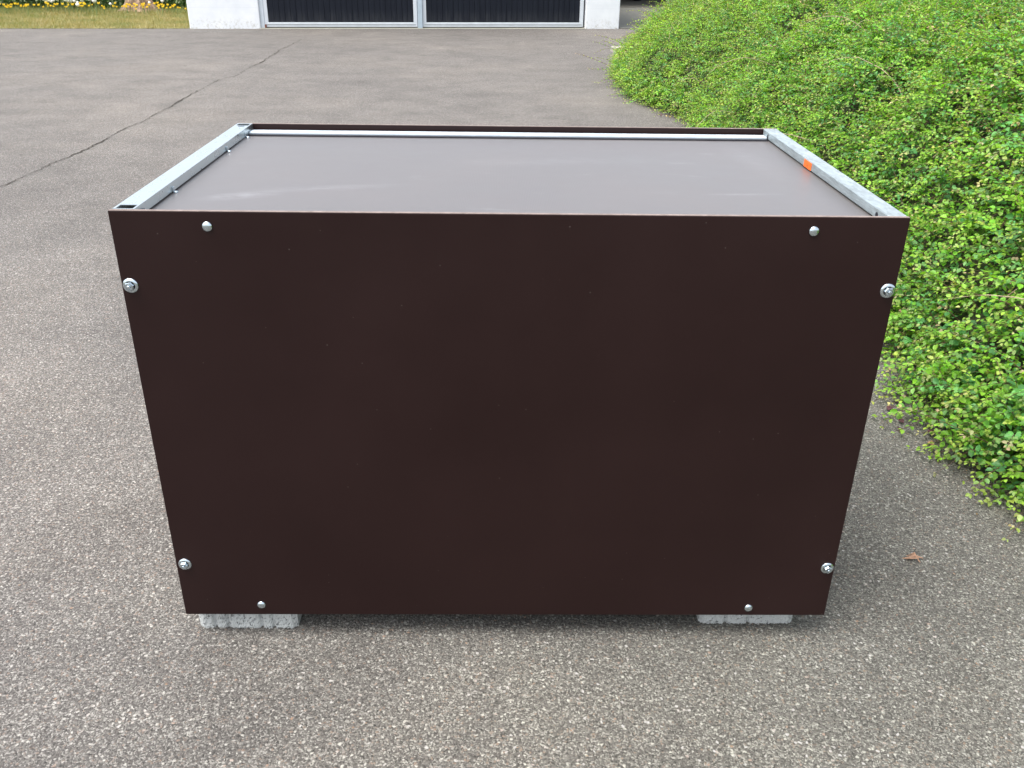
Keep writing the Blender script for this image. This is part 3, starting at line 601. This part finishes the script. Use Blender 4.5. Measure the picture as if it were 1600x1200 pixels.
# ------------------------------------------------------------------ verge, hedge and flowers on the left
vl, vr = GP(-9.5, .0), GP(-.04, .0); M_VERGE = plain('dry_turf', (.22, .21, .085), .95, .35, 3.0, bstr=.5, bd=.03)
sheet('verge', [GP(-9.5, 0), GP(-.03, 0), GP(-.03, 7.5), GP(-9.5, 7.5)], .005, M_VERGE)
n = 60000; u = rng.uniform(-7.5, -.05, n); w = rng.uniform(.0, 6.2, n); ca, sa = math.cos(GA), math.sin(GA)
gxp = -5.8 + u * ca - w * sa; gyp = 16.17 + u * sa + w * ca
hgt = rng.uniform(.03, .075, n) * (1 + 1.1 * np.clip((w - 3.2) / 1.5, 0, 1)); ang = rng.uniform(0, 6.28, n); lean = rng.normal(0, .5, (n, 2)) * hgt[:, None]
wd = rng.uniform(.003, .007, n); S = np.stack([np.cos(ang) * wd, np.sin(ang) * wd, np.zeros(n)], -1); B = np.stack([gxp, gyp, np.full(n, .005)], -1)
T = B + np.concatenate([lean, hgt[:, None]], 1); V = np.stack([B - S, B + S, T], 1).reshape(-1, 3)
dry = np.clip(.5 + .55 * vnoise(gxp, gyp, 2.0, 5) + rng.normal(0, .25, n), 0, 1)[:, None]; lush = np.clip((w - 3.6) / 1.2, 0, 1)[:, None]
tc_ = (np.array([.42, .35, .17]) * dry + np.array([.21, .24, .08]) * (1 - dry)) * (1 - lush * .5) + lush * .5 * np.array([.10, .20, .04])
Tt = np.repeat(np.concatenate([tc_, np.ones((n, 1))], 1), 3, axis=0)
tag(link('grass', raw_mesh('grass', V, np.arange(3 * n), np.full(n, 3), {'tint': Tt}), M_LEAFD), kind='stuff')
# hedge behind the verge
def hedge(name, u0, u1, v0, v1, H, nl, label, cat, cols):
    root = tag(empty(name, (*GP(u0, v0), 0)), label, cat); o3 = np.array([*GP(u0, v0), 0])
    u = rng.uniform(u0, u1, nl); w = v0 + (v1 - v0) * rng.random(nl) ** 2; z = rng.uniform(.0, H, nl)
    bulge = .25 * vnoise(u, z * 1.5, 1.6, 4) + .10 * vnoise(u, z, 5, 2); w = w - np.maximum(bulge, -.2) * (1 - (w - v0) / (v1 - v0)) 
    x = -5.8 + u * ca - w * sa; y = 16.17 + u * sa + w * ca
    A = nrm(rng.normal(0, 1, (nl, 3)) + np.array([0, -.5, -.3])); N = nrm(rng.normal(0, .6, (nl, 3)) + np.array([0, -.6, .8])); sz = rng.uniform(.05, .10, nl)
    col = np.array(cols)[rng.integers(0, len(cols), nl)] * rng.uniform(.7, 1.25, (nl, 1))
    V, Fc, T = leaf_arrays(np.stack([x, y, z], -1), A, N, sz, sz * .5, col)
    link('foliage', raw_mesh('foliage', V - o3, Fc, np.full(len(Fc), 4), {'tint': T}), M_LEAFD, root)
    mb = MB()
    for k in range(int((u1 - u0) / .35)):
        uu = u0 + .2 + k * .35; p0 = Vector((*GP(uu, (v0 + v1) / 2), 0)) - Vector(o3); mb.tube([p0, p0 + Vector((random.gauss(0, .08), random.gauss(0, .08), H * .5)), p0 + Vector((random.gauss(0, .2), random.gauss(0, .15), H * .92))], [.03, .02, .006], 6)
        for q in range(3):
            a = p0 + Vector((0, 0, H * random.uniform(.2, .6))); mb.tube([a, a + Vector((random.gauss(0, .2), random.gauss(-.1, .15), .3))], [.012, .004], 5)
    mb.build('branches', M_TWIG, root)
    return root
hedge('hedge', -8.5, -.75, 4.7, 6.0, 1.9, 26000, 'dark green hedge growing behind the flowery verge left of the garage', 'hedge', [(.05, .12, .025), (.035, .09, .02), (.07, .15, .03), (.09, .17, .03)])
hedge('bush', -.95, -.1, 5.1, 6.6, 1.5, 4500, 'lighter green bush between the hedge and the garage wall behind the stump', 'bush', [(.08, .19, .03), (.10, .22, .035), (.06, .14, .025)])
# old stump
root = tag(empty('tree_stump', (*GP(-1.75, 4.35), .01)), 'weathered split tree stump in the grass left of the garage', 'stump')
bm = bmesh.new(); rings = []
for j, (rr_, z) in enumerate(((.50, 0), (.36, .06), (.27, .16), (.21, .30), (.17, .42))):
    rings.append([bm.verts.new(((rr_ * (1 + .28 * math.cos(5 * a + j * .25) + .10 * math.sin(13 * a))) * math.cos(a), (rr_ * (1 + .28 * math.cos(5 * a + j * .25) + .10 * math.sin(13 * a))) * math.sin(a) * .8, z + (.05 * math.sin(7 * a) if j == 4 else 0))) for a in [2 * math.pi * k / 48 for k in range(48)]])
for a, c in zip(rings, rings[1:]):
    for k in range(48): bm.faces.new((a[k], a[(k + 1) % 48], c[(k + 1) % 48], c[k]))
bm.faces.new(rings[-1]); me = bpy.data.meshes.new('stump_wood'); bm.to_mesh(me); bm.free()
link('stump_wood', me, plain('weathered_wood', (.27, .19, .13), .9, .45, 14, bstr=1, bd=.04), root)
# dandelions
M_YEL = plain('dandelion_yellow', (.80, .55, .02), .7, .1, 200); M_SEED = plain('dandelion_fluff', (.72, .72, .66), .95, .05, 200); M_STEM = plain('flower_stem', (.16, .22, .08), .8, .1, 50)
def flower(name, hm, seed, H, R):
    root = empty(name); mb = MB(); mb.tube([(0, 0, 0), (.01, .0, H * .5), (.0, .005, H)], .004, 5); mb.build('stem', M_STEM, root)
    mb = MB()
    if seed:
        mb.lathe([(0, -R)] + [(R * math.sin(a) * (1 + .06 * (i % 2)), -R * math.cos(a)) for i, a in enumerate([k * math.pi / 8 for k in range(1, 8)])] + [(0, R)], 12, Matrix.Translation((0, .005, H + R * .8)))
    else:
        for k in range(14):
            a = k * 2 * math.pi / 14; rr = R * (1 if k % 2 else .8); mb.tube([(0, .005, H), (.6 * rr * math.cos(a), .005 + .6 * rr * math.sin(a), H + .012), (rr * math.cos(a), .005 + rr * math.sin(a), H + .016 * (k % 3))], [.004, .008, .003], 4)
    mb.build('flower_head', hm, root); return root
y0 = flower('dandelion', M_YEL, False, .15, .023); s0 = flower('dandelion_clock', M_SEED, True, .22, .034)
tag(y0, 'small yellow dandelion flower on the verge in front of the dark hedge', 'flower', 'yellow dandelions on the verge'); tag(s0, 'white dandelion clock standing in the verge grass left of the garage', 'flower', 'white dandelion clocks on the verge')
def place(o, u, v, sc):
    x, y = GP(u, v); o.location = (x, y, .01); o.rotation_euler = (random.gauss(0, .12), random.gauss(0, .12), random.uniform(0, 6)); o.scale = (sc, sc, sc)
for i in range(120):
    o = y0 if i == 0 else copy_tree(y0)
    u = -random.uniform(1.1, 5.2) if i < 100 else -random.uniform(.3, 1.3); v = random.gauss(3.75, .28) - (.3 if i >= 100 else 0)
    place(o, u, v, random.uniform(.8, 1.3))
for i in range(95):
    o = s0 if i == 0 else copy_tree(s0)
    if i < 30: u, v = random.gauss(-3.35, .35), random.gauss(4.35, .2)
    elif i < 62: u, v = random.uniform(-6.6, -4.4), random.gauss(3.4, .45)
    elif i < 80: u, v = random.uniform(-6.3, -2.2), random.uniform(2.2, 3.8)
    else: u, v = random.uniform(-6.6, -1.0), random.gauss(4.4, .15)
    place(o, u, v, random.uniform(.8, 1.45))
